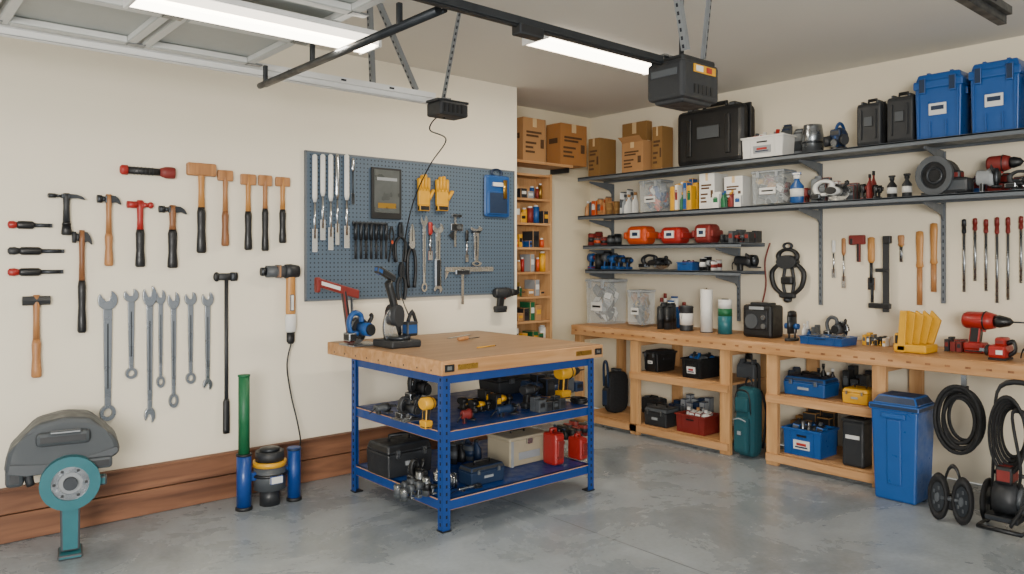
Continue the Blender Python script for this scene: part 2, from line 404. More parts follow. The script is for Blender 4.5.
for x0,x1,y0,y1,d in ((98,118,291,421,0),(124,139,289,379,0),(143,157,286,423,1),(156,166,290,388,0),(168,180,292,408,0),(185,197,292,384,0),(202,214,292,390,1)):
    hangL(wrench(stl,bool(d)),x0,x1,y0,y1,.02)
b=B('breaker_bar'); b.cyl((0,0,0),(0,0,.97),.018,blk2); b.cyl((-.09,0,.98),(.07,0,.98),.022,blk2); b.sph((-.09,0,.98),.03,blk); b.lathe([(.03,0),(.032,.02),(.03,.2),(.018,.22)],(0,0,0),blk); b.cyl((.04,0,.98),(.1,0,.98),.028,dst)
hangL(b,214,238,272,434,.03)
b=B('corded_rotary_tool')
b.cyl((-.2,0,.88),(.05,0,.88),.07,gry); b.lathe([(.085,.03),(.09,.1),(.07,.2)],(0,0,.88),blk2,16,(0,math.pi/2,0)); b.cyl((-.26,0,.88),(-.2,0,.88),.05,dst)
b.box((-.05,0,.88),(.04,.16,.16),hand,b=.01)
b.lathe([(.05,.35),(.06,.38),(.055,.8),(.05,.85)],(.1,0,0),hand3,14); b.lathe([(.05,.14),(.065,.16),(.07,.33),(.055,.36)],(.1,0,0),wht,14)
b.lathe([(.03,0),(.05,.03),(.05,.14)],(.1,0,0),blk,14); b.box((.1,-.06,.5),(.05,.03,.2),wht,b=.01)
hangL(b,263,301,264,345,.07)
b=B('power_cord'); b.tube([PL(291,344,4.8),PL(287,365,4.8),PL(291,395,4.8),PL(298,425,4.75),PL(300,445,4.66),PL(290,458,4.62)],.005,blk,n=6,sub=8); b.done()
# ================================================================ PEGBOARD
xa,_=lw(306,0,YW-.02); xb,_=lw(514,0,YW-.02); _,zt1=lw(306,152,YW-.02); _,zb1=lw(306,302,YW-.02)
zt1=(zt1+lw(514,171,YW-.02)[1])/2; zb1=(zb1+lw(514,292,YW-.02)[1])/2
b=B('pegboard'); b.box((0,0,0),(xb-xa,.012,zt1-zb1),peg)
for s in (-1,1): b.box((s*(xb-xa)/2,0,0),(.012,.02,zt1-zb1+.012),shf); b.box((0,0,s*(zt1-zb1)/2),(xb-xa,.02,.012),shf)
b.done(((xa+xb)/2,YW-.012,(zt1+zb1)/2))
PG=dict(wall=YW-.020)
def chisel(hm,bm,name='wood_chisel',sp=.35):
    b=B(name); b.lathe([(.02,1),(.05,.98),(.05,1-sp+.05),(.03,1-sp)],(0,0,0),hm,12); b.cyl((0,0,.12),(0,0,1-sp),.022,bm); b.box((0,0,.1),(.1,.02,.24),bm,b=.004); return b
for x0,x1,y1 in ((313,318,252),(321,326,240),(329,334,250),(336,340,245),(345,350,248)): hangL(chisel(wht if x0%2 else chr_,chr_,sp=.5),x0,x1,154,y1,.02,**PG)
hangL(chisel(chr_,dst,sp=.3,name='centre_punch'),352,355,158,204,.015,**PG)
b=B('drill_bit_rack')
b.box((0,0,.9),(1,.05,.08),dst,b=.01)
for i in range(7): b.cyl((-.43+.145*i,-.03,0),(-.43+.145*i,-.03,.5),.03,blk2); b.cyl((-.43+.145*i,-.03,.48),(-.43+.145*i,-.03,.9),.045,dst)
hangL(b,354,389,222,259,.03,**PG)
b=B('framed_notice'); b.box((0,0,0),(.3,.02,.5),blk,b=.005); b.box((0,-.012,.02),(.25,.004,.42),M('notice_print','4b4f4e',.3,var=.6,sc=9)); b.box((0,-.015,.14),(.2,.003,.03),lgry); b.box((0,-.015,-.12),(.18,.003,.05),brs)
hangL(b,372,402,168,219,.02,**PG)
def pliers(hc,name='pliers',m=dst,opn=.06):
    b=B(name); b.cyl((0,-.03,.68),(0,.03,.68),.06,m)
    for s in (-1,1):
        b.ext([(s*.01,.66),(s*.06,.7),(s*.05,.9),(s*.012,1.0),(s*.004,1.0)][::s],-.025,.025,m)
        b.tube([(s*.02,0,.64),(s*(.06+opn),0,.5),(s*(.07+opn),0,.25),(s*(.04+opn),0,.02)],.03,hc,sub=4)
    return b
def glove(m):
    b=B('work_glove'); b.box((0,0,.35),(.3,.06,.42),m,b=.03); b.box((0,0,.08),(.26,.08,.14),blk,b=.02)
    for i,h in enumerate((.28,.36,.38,.3)): b.cyl((-.115+.077*i,0,.5),(-.12+.08*i,0,.5+h),.038,m,n=10); b.sph((-.12+.08*i,0,.5+h),.038,m)
    b.cyl((.13,0,.3),(.24,0,.52),.04,m,n=10); b.sph((.24,0,.52),.04,m); return b
hangL(glove(yel),419,436,174,211,.04,**PG); hangL(glove(yel),437,455,176,211,.04,**PG)
b=B('blue_tool_pouch'); b.box((0,0,.5),(.4,.1,.9),blu,b=.05); b.box((0,-.06,.35),(.34,.06,.5),blun,b=.03); b.box((0,-.08,.75),(.2,.03,.1),wht,b=.01); b.tor((0,0,1.0),.08,.02,blun); b.cyl((.1,-.1,.45),(.1,-.1,.85),.03,brs)
hangL(b,487,512,168,217,.05,**PG)
hangL(pliers(blk),395,408,222,262,.03,**PG)
hangL(pliers(blk,'locking_pliers',chr_,.02),407,418,224,288,.03,**PG)
hangL(pliers(blk2,'long_nose_pliers',dst,.02),397,408,262,300,.03,**PG)
hangL(wrench(chr_,False,'ring_spanner'),421,428,215,292,.015,**PG); hangL(chisel(red,chr_,'nut_driver'),429,433,222,260,.015,**PG)
b=wrench(chr_,True,'adjustable_wrench'); b.box((0,0,.3),(.09,.05,.4),dst,b=.02); hangL(b,433,444,223,293,.02,**PG)
b=B('caliper'); b.box((0,0,.5),(.05,.02,1),chr_); b.box((.04,0,.95),(.25,.03,.08),dst,b=.01); b.box((.04,0,.6),(.3,.04,.22),blk,b=.02); b.cyl((.08,-.02,.6),(.08,-.04,.6),.07,stl); b.ext([(-.02,.5),(-.02,.2),(-.15,.35)],-.01,.01,dst); hangL(b,450,464,214,247,.025,**PG)
b=wrench(chr_,False,'adjustable_spanner'); b.cyl((-.05,0,.86),(.05,0,.86),.03,dst); hangL(b,471,483,226,266,.02,**PG)
b=B('combination_square'); b.box((0,0,.9),(1,.03,.13),chr_); b.box((-.15,0,.4),(.05,.03,1),chr_) ; b.box((-.15,-.01,.82),(.3,.06,.14),dst,b=.02); b.ext([(-.5,.85),(-.5,.6),(-.42,.85)],-.015,.015,chr_); hangL(b,446,494,267,304,.02,**PG)
b=B('spring_clamp'); 
for s in (-1,1): b.tube([(s*.02,0,1),(s*.12,0,.7),(s*.03,0,.5),(s*.16,0,0)],.03,blk,sub=3)
b.cyl((0,-.04,.55),(0,.04,.55),.05,org); hangL(b,389,396,226,262,.025,**PG)
hangL(chisel(blk,chr_,'awl'),466,469,230,262,.015,**PG)
def drill(c,name='cordless_drill'):
    b=B(name)
    b.lathe([(.05,-.14),(.06,-.12),(.062,.02),(.05,.06)],(0,0,.2),c,16,(0,math.pi/2,0)); b.lathe([(.04,.06),(.045,.09),(.03,.15),(.012,.17)],(0,0,.2),blk,14,(0,math.pi/2,0)); b.cyl((.16,0,.2),(.25,0,.2),.006,dst,n=8)
    b.ext([(-.09,.18),(-.02,.18),(-.035,.04),(-.105,.04)],-.03,.03,blk,b=.01); b.box((-.065,0,.02),(.14,.085,.05),c,b=.012); b.box((-.065,0,-.015),(.13,.08,.03),blk,b=.01)
    b.box((-.01,0,.14),(.02,.02,.04),red,b=.004); b.tor((0,0,.2),.062,.006,blk,'x',k=5); return b
hangL(drill(blk2,'heat_gun'),497,528,287,312,.07,gap=.024)
# ================================================================ LEFT FLOOR MACHINES
b=B('disc_sander'); k=.0047
P=[(5,462),(8,440),(18,430),(33,413),(60,407),(85,410),(100,425),(112,437),(115,452),(100,461),(60,466),(25,468)]
P=[((x-66)*k,(550-y)*k+.03) for x,y in P]
b.ext(P,-.13,.14,hood,b=.025)
b.ext([((x-66)*k*.99,(550-y)*k+.03) for x,y in [(8,462),(10,452),(60,458),(112,444),(113,450),(100,459),(60,464),(25,466)]],-.14,.1,gry,b=.004)
b.box((-.03,-.14,.60),(.24,.05,.07),blk2,b=.02); b.box((-.02,-.17,.635),(.14,.02,.018),lgry,b=.006)
b.tor((-.03,-.10,.42),.15,.02,blk2,'y',a0=10,a1=200); b.ann(.0,.375,.135,.085,-.19,-.11,teal,28); b.cyl((.0,-.10,.375),(.0,-.17,.375),.09,lgry); b.ann(.0,.375,.09,.055,-.18,-.165,stl,24); b.cyl((.0,-.16,.375),(.0,-.2,.375),.032,dst)
for a in range(6): b.box((.07*math.cos(a*1.047),-.175,.375+.07*math.sin(a*1.047)),(.018,.012,.018),blk2,b=.004)
b.ext([(-.045,.26),(.045,.26),(.042,.03),(-.042,.03)],-.17,-.09,teal,b=.01); b.box((0,-.13,.012),(.11,.16,.024),teal,b=.008); b.box((.12,-.12,.36),(.09,.06,.05),teal,b=.01); b.box((-.24,-.02,.44),(.08,.2,.14),blk2,b=.02)
b.box((.12,-.14,.455),(.14,.04,.06),blk2,b=.015)
b.done((.87,4.55,0),math.radians(-10.7))
b=B('pipe_jack_stand')
b.cyl((-.15,0,.01),(-.15,0,.33),.043,blud,n=20); b.cyl((-.15,0,.33),(-.15,0,.8),.033,grn,n=20); b.lathe([(.05,0),(.05,.015),(.045,.02)],(-.15,0,0),blk)
b.tor((-.15,0,.33),.04,.008,blk,'z'); b.lathe([(.033,.8),(.036,.8),(.036,.81),(.02,.812)],(-.15,0,0),grn)
b.cyl((.16,-.02,.01),(.16,-.02,.33),.04,blud,n=20); b.lathe([(.048,0),(.048,.015),(.042,.02)],(.16,-.02,0),blk); b.tor((.16,-.02,.32),.038,.008,blun,'z')
b.cyl((.01,0,.10),(.01,0,.24),.095,gry,n=24); b.cyl((.01,0,.24),(.01,0,.27),.1,yel,n=24); b.cyl((.01,0,.27),(.01,0,.33),.085,blk2,n=24); b.tor((.01,0,.19),.1,.01,blk,'z'); b.lathe([(.06,.33),(.06,.345),(.02,.35)],(.01,0,0),dst)
b.box((.01,0,.19),(.28,.04,.05),blud,b=.006); b.box((.01,-.1,.17),(.08,.02,.05),wht,b=.005); b.cyl((.01,0,0),(.01,0,.1),.06,blk2,n=20)
b.done((1.94,4.54,0))
# ================================================================ CENTRE WORKTABLE
TX0,TX1,TY0,TY1=2.43,3.72,3.40,4.72; TZ=.95
b=B('worktable')
cx,cy=(TX0+TX1)/2,(TY0+TY1)/2; w,d=TX1-TX0,TY1-TY0
b.box((0,0,TZ-.043),(w,d,.08),pine,b=.004); b.box((0,0,TZ-.0025),(w-.03,d-.03,.005),tops)
for s in (-1,1):
    b.box((s*(w/2-.05),-d/2-.002,TZ-.043),(.07,.006,.045),blk,b=.002)
    b.box((s*(w/2-.18),-d/2-.001,TZ-.043),(.14,.004,.03),brs)
    b.box((s*(w/2-.05)+0,-d/2-.004,TZ-.043),(.03,.006,.02),stl)
for i in range(9): b.cyl((-w/2-.001,-d/2+.1+i*.14,TZ-.06),(-w/2+.004,-d/2+.1+i*.14,TZ-.06),.006,dst,n=8)
lx=[2.485-cx,3.64-cx]; ly=[3.455-cy,4.42-cy]
for X in lx:
    for Y in ly:
        sx=1 if X<0 else -1; sy=1 if Y<0 else -1
        b.box((X,Y-sy*.022,.43),(.05,.005,.86),blud); b.box((X-sx*.022,Y,.43),(.005,.05,.86),blud)
        for i in range(20):
            z=.04+i*.042
            b.box((X,Y-sy*.025,z),(.010,.003,.018),hole); b.box((X-sx*.025,Y,z),(.003,.010,.018),hole)
        b.box((X,Y,.004),(.06,.06,.008),blk)
def deck(z):
    W_=lx[1]-lx[0]; D_=ly[1]-ly[0]; mx=(lx[0]+lx[1])/2; my=(ly[0]+ly[1])/2
    for Y in ly: b.box((mx,Y,z-.03),(W_,.03,.06),blud,b=.004)
    for X in lx: b.box((X,my,z-.03),(.03,D_,.06),blud,b=.004)
    b.box((mx,my,z-.006),(W_,D_,.012),blud)
deck(.55); deck(.17)
for Y in ly: b.box(((lx[0]+lx[1])/2,Y,.84),(lx[1]-lx[0],.03,.05),blud)
for X in lx: b.box((X,(ly[0]+ly[1])/2,.84),(.03,ly[1]-ly[0],.05),blud)
b.done((cx,cy,0))
# tool builders -------------------------------------------------
def circsaw(c,name='circular_saw'):
    b=B(name)
    b.box((0,0,.008),(.3,.16,.012),stl,b=.003); b.cyl((.0,.02,.10),(.0,.026,.10),.085,chr_,n=32)
    b.ext([(.1*math.cos(math.radians(a)),.10+.1*math.sin(math.radians(a))) for a in range(0,181,15)],-.0,.045,blk2,b=.006)
    b.cyl((0,-.1,.12),(0,0,.12),.048,c); b.cyl((0,-.12,.12),(0,-.1,.12),.04,blk); b.cyl((0,-.01,.1),(0,.05,.1),.03,dst)
    b.tube([(-.02,-.03,.17),(-.03,-.03,.22),(-.10,-.03,.235),(-.15,-.03,.18),(-.13,-.03,.1),(-.06,-.03,.09)],.02,c,sub=4)
    b.tube([(.05,-.03,.15),(.09,-.03,.2),(.08,-.03,.22)],.016,blk,sub=3); b.box((-.14,-.03,.07),(.08,.07,.06),blk,b=.01)
    return b
def grinder(c,name='angle_grinder'):
    b=B(name); r=(0,math.pi/2,0)
    b.lathe([(.03,-.17),(.036,-.15),(.032,-.04),(.042,0),(.042,.07)],(0,0,.07),c,14,r); b.lathe([(.04,.07),(.04,.12),(.02,.14)],(0,0,.07),dst,14,r)
    b.cyl((.1,0,.02),(.1,0,.03),.065,blk2,n=24); b.cyl((.1,0,.03),(.1,0,.07),.025,dst); b.cyl((.08,0,.08),(.08,-.11,.11),.014,blk)
    b.box((-.1,0,.03),(.05,.04,.06),blk,b=.008)
    b.tube([(-.17,0,.07),(-.22,0,.05),(-.25,.03,.01)],.006,blk,n=6,sub=3); return b
def toolbox(c,c2,name='toolbox'):
    b=B(name); b.tb((0,0,0),(.42,.2,.14),(1.04,1.04),c,b=.01); b.tb((0,0,.142),(.44,.21,.05),(.92,.85),c2,b=.012)
    b.tube([(-.1,0,.19),(-.1,0,.225),(.1,0,.225),(.1,0,.19)],.01,blk,n=8); 
    for s in (-.13,.13): b.box((s,-.11,.14),(.035,.015,.05),stl if c2 is not stl else blk,b=.003)
    b.box((0,-.108,.08),(.12,.006,.03),lgry,b=.002); return b
def crate(c,name='storage_bin',lab=None,fill=None):
    b=B(name); t=.012
    for s in (-1,1):
        b.box((s*.19,0,.1),(t,.26,.2),c,(0,s*.06,0)); b.box((0,s*.13,.1),(.385,t,.2),c,(-s*.06,0,0))
        b.box((s*.2,0,.2),(.025,.3,.018),c,b=.004); b.box((0,s*.142,.2),(.42,.025,.018),c,b=.004)
        b.box((0,s*.136,.155),(.1,.02,.015),blk,(-s*.06,0,0))
    b.box((0,0,.008),(.37,.25,.016),c)
    for i in (-.12,.12): b.box((i,-.136,.1),(.012,.014,.18),c,(.06,0,0))
    if lab: b.box((0,-.14,.085),(.17,.008,.07),lab,(.06,0,0)); b.box((0,-.145,.09),(.1,.006,.02),red,(.06,0,0)); b.box((0,-.145,.068),(.13,.006,.01),blun,(.06,0,0))
    if fill:
        for i in range(12):
            m=random.choice(fill); x=-.15+.027*i; 
            if i%3==0: b.cyl((x,random.uniform(-.08,.08),.03),(x+.03,random.uniform(-.08,.08),.26),.018,m)
            elif i%3==1: b.box((x,random.uniform(-.05,.05),.16),(.07,.1,.15),m,(.1,.2,.3),b=.008)
            else: b.sph((x,random.uniform(-.06,.06),.19),(.045,.06,.04),m)
    return b
def tote(c,lid,name='storage_tote'):
    b=B(name); b.tb((0,0,0),(.36,.26,.28),(1.12,1.12),c,b=.012)
    b.box((0,0,.285),(.43,.32,.03),lid,b=.008); b.tb((0,0,.298),(.38,.27,.025),(.92,.92),lid,b=.005)
    for s in (-1,1):
        b.box((s*.12,-.162,.26),(.05,.02,.07),blk2 if c is not blk else gry,b=.006); b.box((s*.212,0,.2),(.02,.12,.03),lid,b=.005)
        b.box((s*.15,-.142,.13),(.012,.02,.2),c,(.05,0,0))
    b.box((0,-.148,.15),(.12,.01,.045),wht,(.05,0,0)); b.box((0,-.153,.15),(.09,.006,.012),blun,(.05,0,0)); return b
def bluetote(name='blue_storage_tote'):
    b=B(name); b.tb((0,0,0),(.38,.28,.23),(1.06,1.06),blb,b=.012); b.box((0,0,.24),(.43,.32,.035),blb,b=.008)
    b.tb((0,0,.257),(.40,.29,.03),(.9,.9),blb,b=.01)
    for s in (-1,1):
        b.box((s*.13,-.165,.235),(.06,.02,.07),blun,b=.006); b.box((s*.17,-.148,.11),(.016,.02,.2),blb,(.035,0,0)); b.box((s*.07,-.146,.045),(.016,.02,.07),blb,(.035,0,0))
        b.box((s*.217,0,.2),(.02,.14,.03),blun,b=.005); b.box((s*.1,0,.29),(.03,.2,.01),blb,b=.003)
    b.box((0,-.154,.13),(.15,.01,.05),wht,(.04,0,0)); b.box((0,-.16,.135),(.11,.006,.018),blun,(.04,0,0)); return b
def hardcase(c,name='tool_case',vert=False):
    b=B(name); b.box((0,.03,.15),(.42,.06,.3),c,b=.03,seg=3); b.box((0,-.035,.15),(.42,.06,.3),c,b=.03,seg=3); b.box((0,0,.15),(.43,.014,.31),blk,b=.004)
    b.tube([(-.07,-.0,.3),(-.07,0,.325),(.07,0,.325),(.07,0,.3)],.012,blk,n=8)
    for s in (-1,1): b.box((s*.13,-.01,.3),(.04,.07,.03),gry,b=.006); b.box((s*.12,-.068,.15),(.03,.012,.2),c,b=.005)
    b.box((0,-.068,.17),(.14,.008,.07),gry,b=.004); return b
def carton(m=crd,name='cardboard_box',opn=False):
    b=B(name); b.box((0,0,.12),(.3,.24,.24),m,b=.003); b.box((0,0,.2405),(.3,.05,.003),tape); b.box((0,-.121,.215),(.05,.002,.05),tape)
    for z,w_,x_ in ((.1,.14,-.05),(.075,.1,-.07),(.05,.12,-.06),(.16,.2,-.01),(.14,.16,-.03)): b.box((x_,-.1215,z),(w_,.002,.012),ink)
    b.box((.1,-.1215,.1),(.045,.002,.05),ink)
    b.box((-.151,0,.14),(.002,.14,.03),ink)
    if opn:
        b.box((0,-.15,.25),(.29,.08,.004),m,(-.5,0,0)); b.box((-.18,0,.26),(.08,.23,.004),m,(0,.6,0))
    return b
def bottle(c,cap,name='spray_bottle'):
    b=B(name); b.lathe([(.03,0),(.036,.01),(.036,.13),(.014,.17),(.014,.19)],(0,0,0),c,16); b.cyl((0,0,.185),(0,0,.215),.018,cap); b.box((.0,0,.225),(.05,.02,.02),cap,b=.004); b.cyl((0,0,.05),(0,0,.11),.0368,wht); return b
def can(c,cap,name='paint_can'):
    b=B(name); b.lathe([(.05,0),(.052,.005),(.05,.01),(.05,.115),(.053,.12),(.05,.125)],(0,0,0),c,20); b.cyl((0,0,.122),(0,0,.128),.043,cap,n=20); b.tor((0,0,.06),.055,.002,stl,'x',a0=0,a1=180,k=5); b.cyl((0,0,.03),(0,0,.09),.0505,wht,n=20); return b
def cluster(name,n,mats,w=.5,dp=.2,h=.15,kinds=('box','can','bot')):
    b=B(name)
    for i in range(n):
        ww=w/n*random.uniform(.75,.95); hh=h*random.uniform(.55,1); m=random.choice(mats); m2=random.choice(mats); k=random.choice(kinds); cxx=-w/2+w/n*(i+.5)
        for r,yy in enumerate((-dp*.25,dp*.25)):
            hh2=hh*(1+.15*r)
            if k=='box': b.box((cxx,yy,hh2/2),(ww,dp*.4,hh2),m,b=.004); b.box((cxx,yy-dp*.2-.001,hh2*.55),(ww*.7,.003,hh2*.3),m2); b.box((cxx,yy-dp*.2-.002,hh2*.75),(ww*.5,.003,hh2*.06),m2)
            elif k=='can': b.cyl((cxx,yy,0),(cxx,yy,hh2),ww*.48,m,n=14); b.cyl((cxx,yy,hh2),(cxx,yy,hh2*1.06),ww*.4,m2,n=14); b.cyl((cxx,yy,hh2*.3),(cxx,yy,hh2*.7),ww*.49,m2,n=14)
            elif k=='tool':
                z=hh*.7; b.cyl((cxx-ww*.5,yy,z),(cxx+ww*.3,yy,z),hh*.26,m,n=12); b.cyl((cxx+ww*.3,yy,z),(cxx+ww*.6,yy,z),hh*.14,m2,n=10); b.box((cxx-ww*.15,yy,z*.5),(ww*.3,.04,z),blk,(0,.15,0),b=.008); b.box((cxx-ww*.1,yy,hh*.1),(ww*.6,.07,hh*.2),m2,b=.008)
            else: b.lathe([(ww*.4,0),(ww*.45,hh2*.05),(ww*.42,hh2*.6),(ww*.15,hh2*.8),(ww*.15,hh2*.95)],(cxx,yy,0),m,12); b.cyl((cxx,yy,hh2*.9),(cxx,yy,hh2*1.05),ww*.2,m2,n=10)
    return b
def clearbin(name='clear_storage_bin',mats=(wht,)):
    b=B(name); b.tb((0,0,0),(.26,.2,.24),(1.06,1.06),clr); b.box((0,0,.25),(.29,.23,.02),lgry,b=.005)
    for i in range(44):
        b.box((random.uniform(-.09,.09),random.uniform(-.06,.06),random.uniform(.02,.2)),(.07,.05,.05),random.choice(mats),(random.random(),random.random(),random.random()),b=.005)
    b.box((0,-.112,.1),(.14,.003,.05),wht); b.box((0,-.114,.1),(.1,.003,.012),blk)
    for s in (-1,1): b.box((s*.08,-.118,.23),(.03,.015,.05),lgry,b=.003)
    return b
# things on the worktable --------------------------------------------------
T(circsaw(blu),336,386,310,TZ,4.25,.24)
b=B('mitre_saw')
b.box((0,0,.015),(.26,.2,.03),blk2,b=.008); b.cyl((0,0,.03),(0,0,.045),.09,dst,n=24); b.cyl((-.03,0,.08),(-.03,.02,.08),.08,chr_,n=28)
b.tube([(.03,.02,.05),(-.02,.0,.16),(-.08,0,.27)],.026,blk,sub=4); b.cyl((-.02,-.05,.13),(-.02,.05,.13),.045,blk2); b.box((-.09,0,.3),(.14,.04,.03),blk,(0,.3,0),b=.008); b.box((-.16,0,.315),(.05,.045,.03),blu,(0,.3,0),b=.008)
b.box((.12,0,.07),(.1,.06,.06),blu,b=.012); b.tube([(.1,0,.1),(.14,0,.14),(.18,0,.09)],.012,blk,sub=3)
T(b,366,428,266,TZ,4.05,.24)
b=B('red_bar_clamp'); b.box((0,0,.22),(.46,.02,.035),redd,(0,.12,0),b=.004); b.box((-.08,-.011,.23),(.2,.003,.014),wht,(0,.12,0)); b.box((-.21,0,.235),(.04,.03,.06),redd,b=.008); b.box((.1,0,.12),(.035,.03,.2),dst,(0,-.35,0),b=.008); b.cyl((.16,0,.02),(.16,0,.18),.010,stl); b.box((.16,0,.012),(.12,.06,.024),blk,b=.008)
T(b,312,362,277,TZ,4.54,.1)
b=B('pencil'); b.cyl((0,0,.004),(.16,.02,.004),.004,yel,n=6); b.cyl((.16,.02,.004),(.175,.022,.004),.004,blk,.0005,n=6); b.done((2.95,3.75,TZ+.001))
b=B('steel_rule'); b.box((0,0,.0015),(.3,.03,.002),stl); b.done((3.3,4.4,TZ+.001),.4)
b=B('hand_chisel'); b.lathe([(.008,0),(.014,.01),(.013,.1),(.008,.11)],(0,0,.014),hand,12,(0,math.pi/2,0)); b.box((.17,0,.01),(.12,.018,.004),dst); b.done((3.1,4.15,TZ+.001),.25)
Z1=.551; Z2=.171
T(grinder(gry),366,400,404,Z1,3.98,.18); T(circsaw(blk2,'trim_saw'),388,428,396,Z1,3.74,.2); T(drill(yel,'impact_driver'),417,448,396,Z1,3.54,.1); T(grinder(redd,'orbital_sander'),455,480,408,Z1,3.49,.09)
T(cluster('assorted_power_tools',6,[blk,gry,blk2,blk,yel],kinds=('tool','box','tool')),456,516,392,Z1,3.72,.2)
T(circsaw(blk,'plunge_saw'),398,440,370,Z1,4.12,.2); T(drill(blk2,'screw_gun'),518,548,384,Z1,3.60,.09); T(toolbox(blk2,blk),478,560,369,Z1,4.08,.25); T(drill(yel),552,590,364,Z1,3.68,.12); T(grinder(blun,'belt_sander'),488,524,404,Z1,3.48,.1)
T(cluster('battery_pack_row',4,[blk,blk2,blk,gry],kinds=('box',)),530,566,396,Z1,3.48,.09); T(cluster('assorted_cases',5,[blk,blk2,gry,blun],kinds=('box','tool')),520,584,374,Z1,3.86,.18)
b=B('orange_extension_cord')
for i in range(5): b.tor((0,0,.015+.012*i),.07+.006*(i%3),.009,blk,'z',n=24)
T(b,566,592,398,Z1,3.49,.14)
T(toolbox(blk2,blk,'large_toolbox'),366,434,434,Z2,3.97,.28); T(circsaw(blk,'mini_saw'),400,434,458,Z2,3.72,.18); T(cluster('loose_sockets_and_clamps',5,[stl,dst,blk,gry,blk2],kinds=('tool','can')),392,440,474,Z2,3.56,.12)
b=B('metal_strongbox'); b.box((0,0,.13),(.34,.26,.26),bge,b=.012); b.box((0,0,.275),(.35,.27,.04),bge,b=.012); b.tube([(-.06,0,.29),(-.06,0,.32),(.06,0,.32),(.06,0,.29)],.01,blk); b.box((0,-.135,.24),(.05,.015,.06),stl,b=.003); b.box((0,-.132,.1),(.2,.006,.08),lgry,b=.003)
for s in (-1,1): b.box((s*.15,-.13,.13),(.02,.01,.26),lgry)
T(b,486,549,430,Z2,3.70,.25)
def jerry(c):
    b=B('jerry_can'); b.box((0,0,.14),(.17,.1,.28),c,b=.025); b.tube([(-.05,0,.27),(-.05,0,.31),(.03,0,.31),(.03,0,.27)],.012,c); b.cyl((.06,0,.27),(.075,0,.31),.018,blk); b.box((0,-.052,.14),(.1,.01,.16),redd,b=.004); b.ext([(-.06,.07),(-.05,.06),(.06,.2),(.05,.21)],-.06,-.05,redd); return b
T(jerry(red),542,567,428,Z2,3.53,.14); T(jerry(red),567,590,434,Z2,3.52,.14)
T(toolbox(blun,blk2,'navy_toolbox'),458,506,460,Z2,3.53,.14); T(grinder(stl,'die_grinder'),450,486,486,Z2,3.48,.05); T(cluster('socket_set',6,[stl,chr_,dst],kinds=('can',)),432,458,470,Z2,3.58,.12)
T(cluster('oil_cans',4,[blk,blk2,blun,gry],kinds=('bot','can')),436,484,438,Z2,4.0,.2); T(cluster('fuel_additive_cans',4,[blk,redd,blun,gry],kinds=('bot','can')),548,590,424,Z2,4.0,.2)
# ================================================================ ALCOVE
b=B('bookcase')
X0,X1,Yf=4.5,4.98,5.19; w=X1-X0
b.box((0,-.007,1.15),(w,.012,2.3),pineZ)
for s in (-1,1): b.box((s*(w/2-.012),-.11,1.15),(.024,.21,2.3),pineZ)
for i in range(11): b.box((0,-.11,.03+.225*i),(w-.04,.2,.02),pine)
for i in range(10):
    z=.041+.225*i; x=-.2
    while x<.17:
        ww=random.uniform(.03,.09); hh=random.uniform(.05,.18); k=random.random(); m=random.choice([redd,wht,crd,blk2,org,brs,crd,hand,blu,yel,red,lgry,grn])
        if k<.6: b.box((x+ww/2,-.11,z+hh/2),(ww*.9,.15,hh),m,b=.003); b.box((x+ww/2,-.186,z+hh*.55),(ww*.6,.003,hh*.3),random.choice([wht,blk,yel]))
        else: b.cyl((x+ww/2,-.12,z),(x+ww/2,-.12,z+hh),ww*.45,m,n=12); b.cyl((x+ww/2,-.12,z+hh),(x+ww/2,-.12,z+hh+.015),ww*.3,wht,n=12)
        x+=ww+random.choice((0,.005,.02))
b.done(((X0+X1)/2,YA-.003,0))
b=B('alcove_box_shelf'); b.box((0,0,0),(.88,.27,.025),pine)
for x in (-.4,.4): b.ext([(x-.006,-.012),(x+.006,-.012),(x+.006,-.06),(x-.006,-.06)],-.12,.13,dst)
b.done((4.76,YA-.138,2.388))
T(carton(crd),506,546,119,2.402,5.15,.24); T(carton(M('carton_orange','9f6a34',.8)),546,587,125,2.402,5.15,.2)
# ================================================================ RIGHT WALL SHELVING
def shelf(z,ya,yb,dp=.38,name='steel_shelf'):
    b=B(name); L=ya-yb; b.box((0,0,-.006),(L,dp,.012),shf); b.box((0,-dp/2+.006,-.018),(L,.012,.036),shf,b=.002); b.box((0,dp/2-.006,-.015),(L,.01,.03),shf)
    b.done((XW-.022-dp/2,(ya+yb)/2,z),RR)
ZT,ZS,Z3,Z4=2.295,1.925,1.64,1.41
shelf(ZT,5.2,.7); shelf(ZS,5.2,.7); shelf(Z3,5.15,3.42,.36); shelf(Z4,5.12,3.42,.36)
ZT+=.001;ZS+=.001;Z3+=.001;Z4+=.001
def standard(px,z0,z1,zs):
    y,_=rw(px,0,XW-.02); b=B('shelf_standard'); b.box((0,-.008,(z0+z1)/2),(.028,.016,z1-z0),shf)
    for i in range(int((z1-z0)/.05)): b.box((0,-.0165,z0+.03+i*.05),(.006,.002,.022),hole)
    for z in zs: b.extx([(-.016,z-.03),(-.34,z-.03),(-.34,z-.045),(-.06,z-.10),(-.016,z-.14)],-.004,.004,shf)
    b.done((XW-.001,y,0),RR)
standard(820,1.15,2.25,(ZT-.01,ZS-.01)); standard(943,1.2,2.25,(ZT-.01,ZS-.01)); standard(738,.98,1.6,(Z3-.01,Z4-.01)); standard(612,1.0,2.25,(ZT-.01,ZS-.01,Z3-.01,Z4-.01))
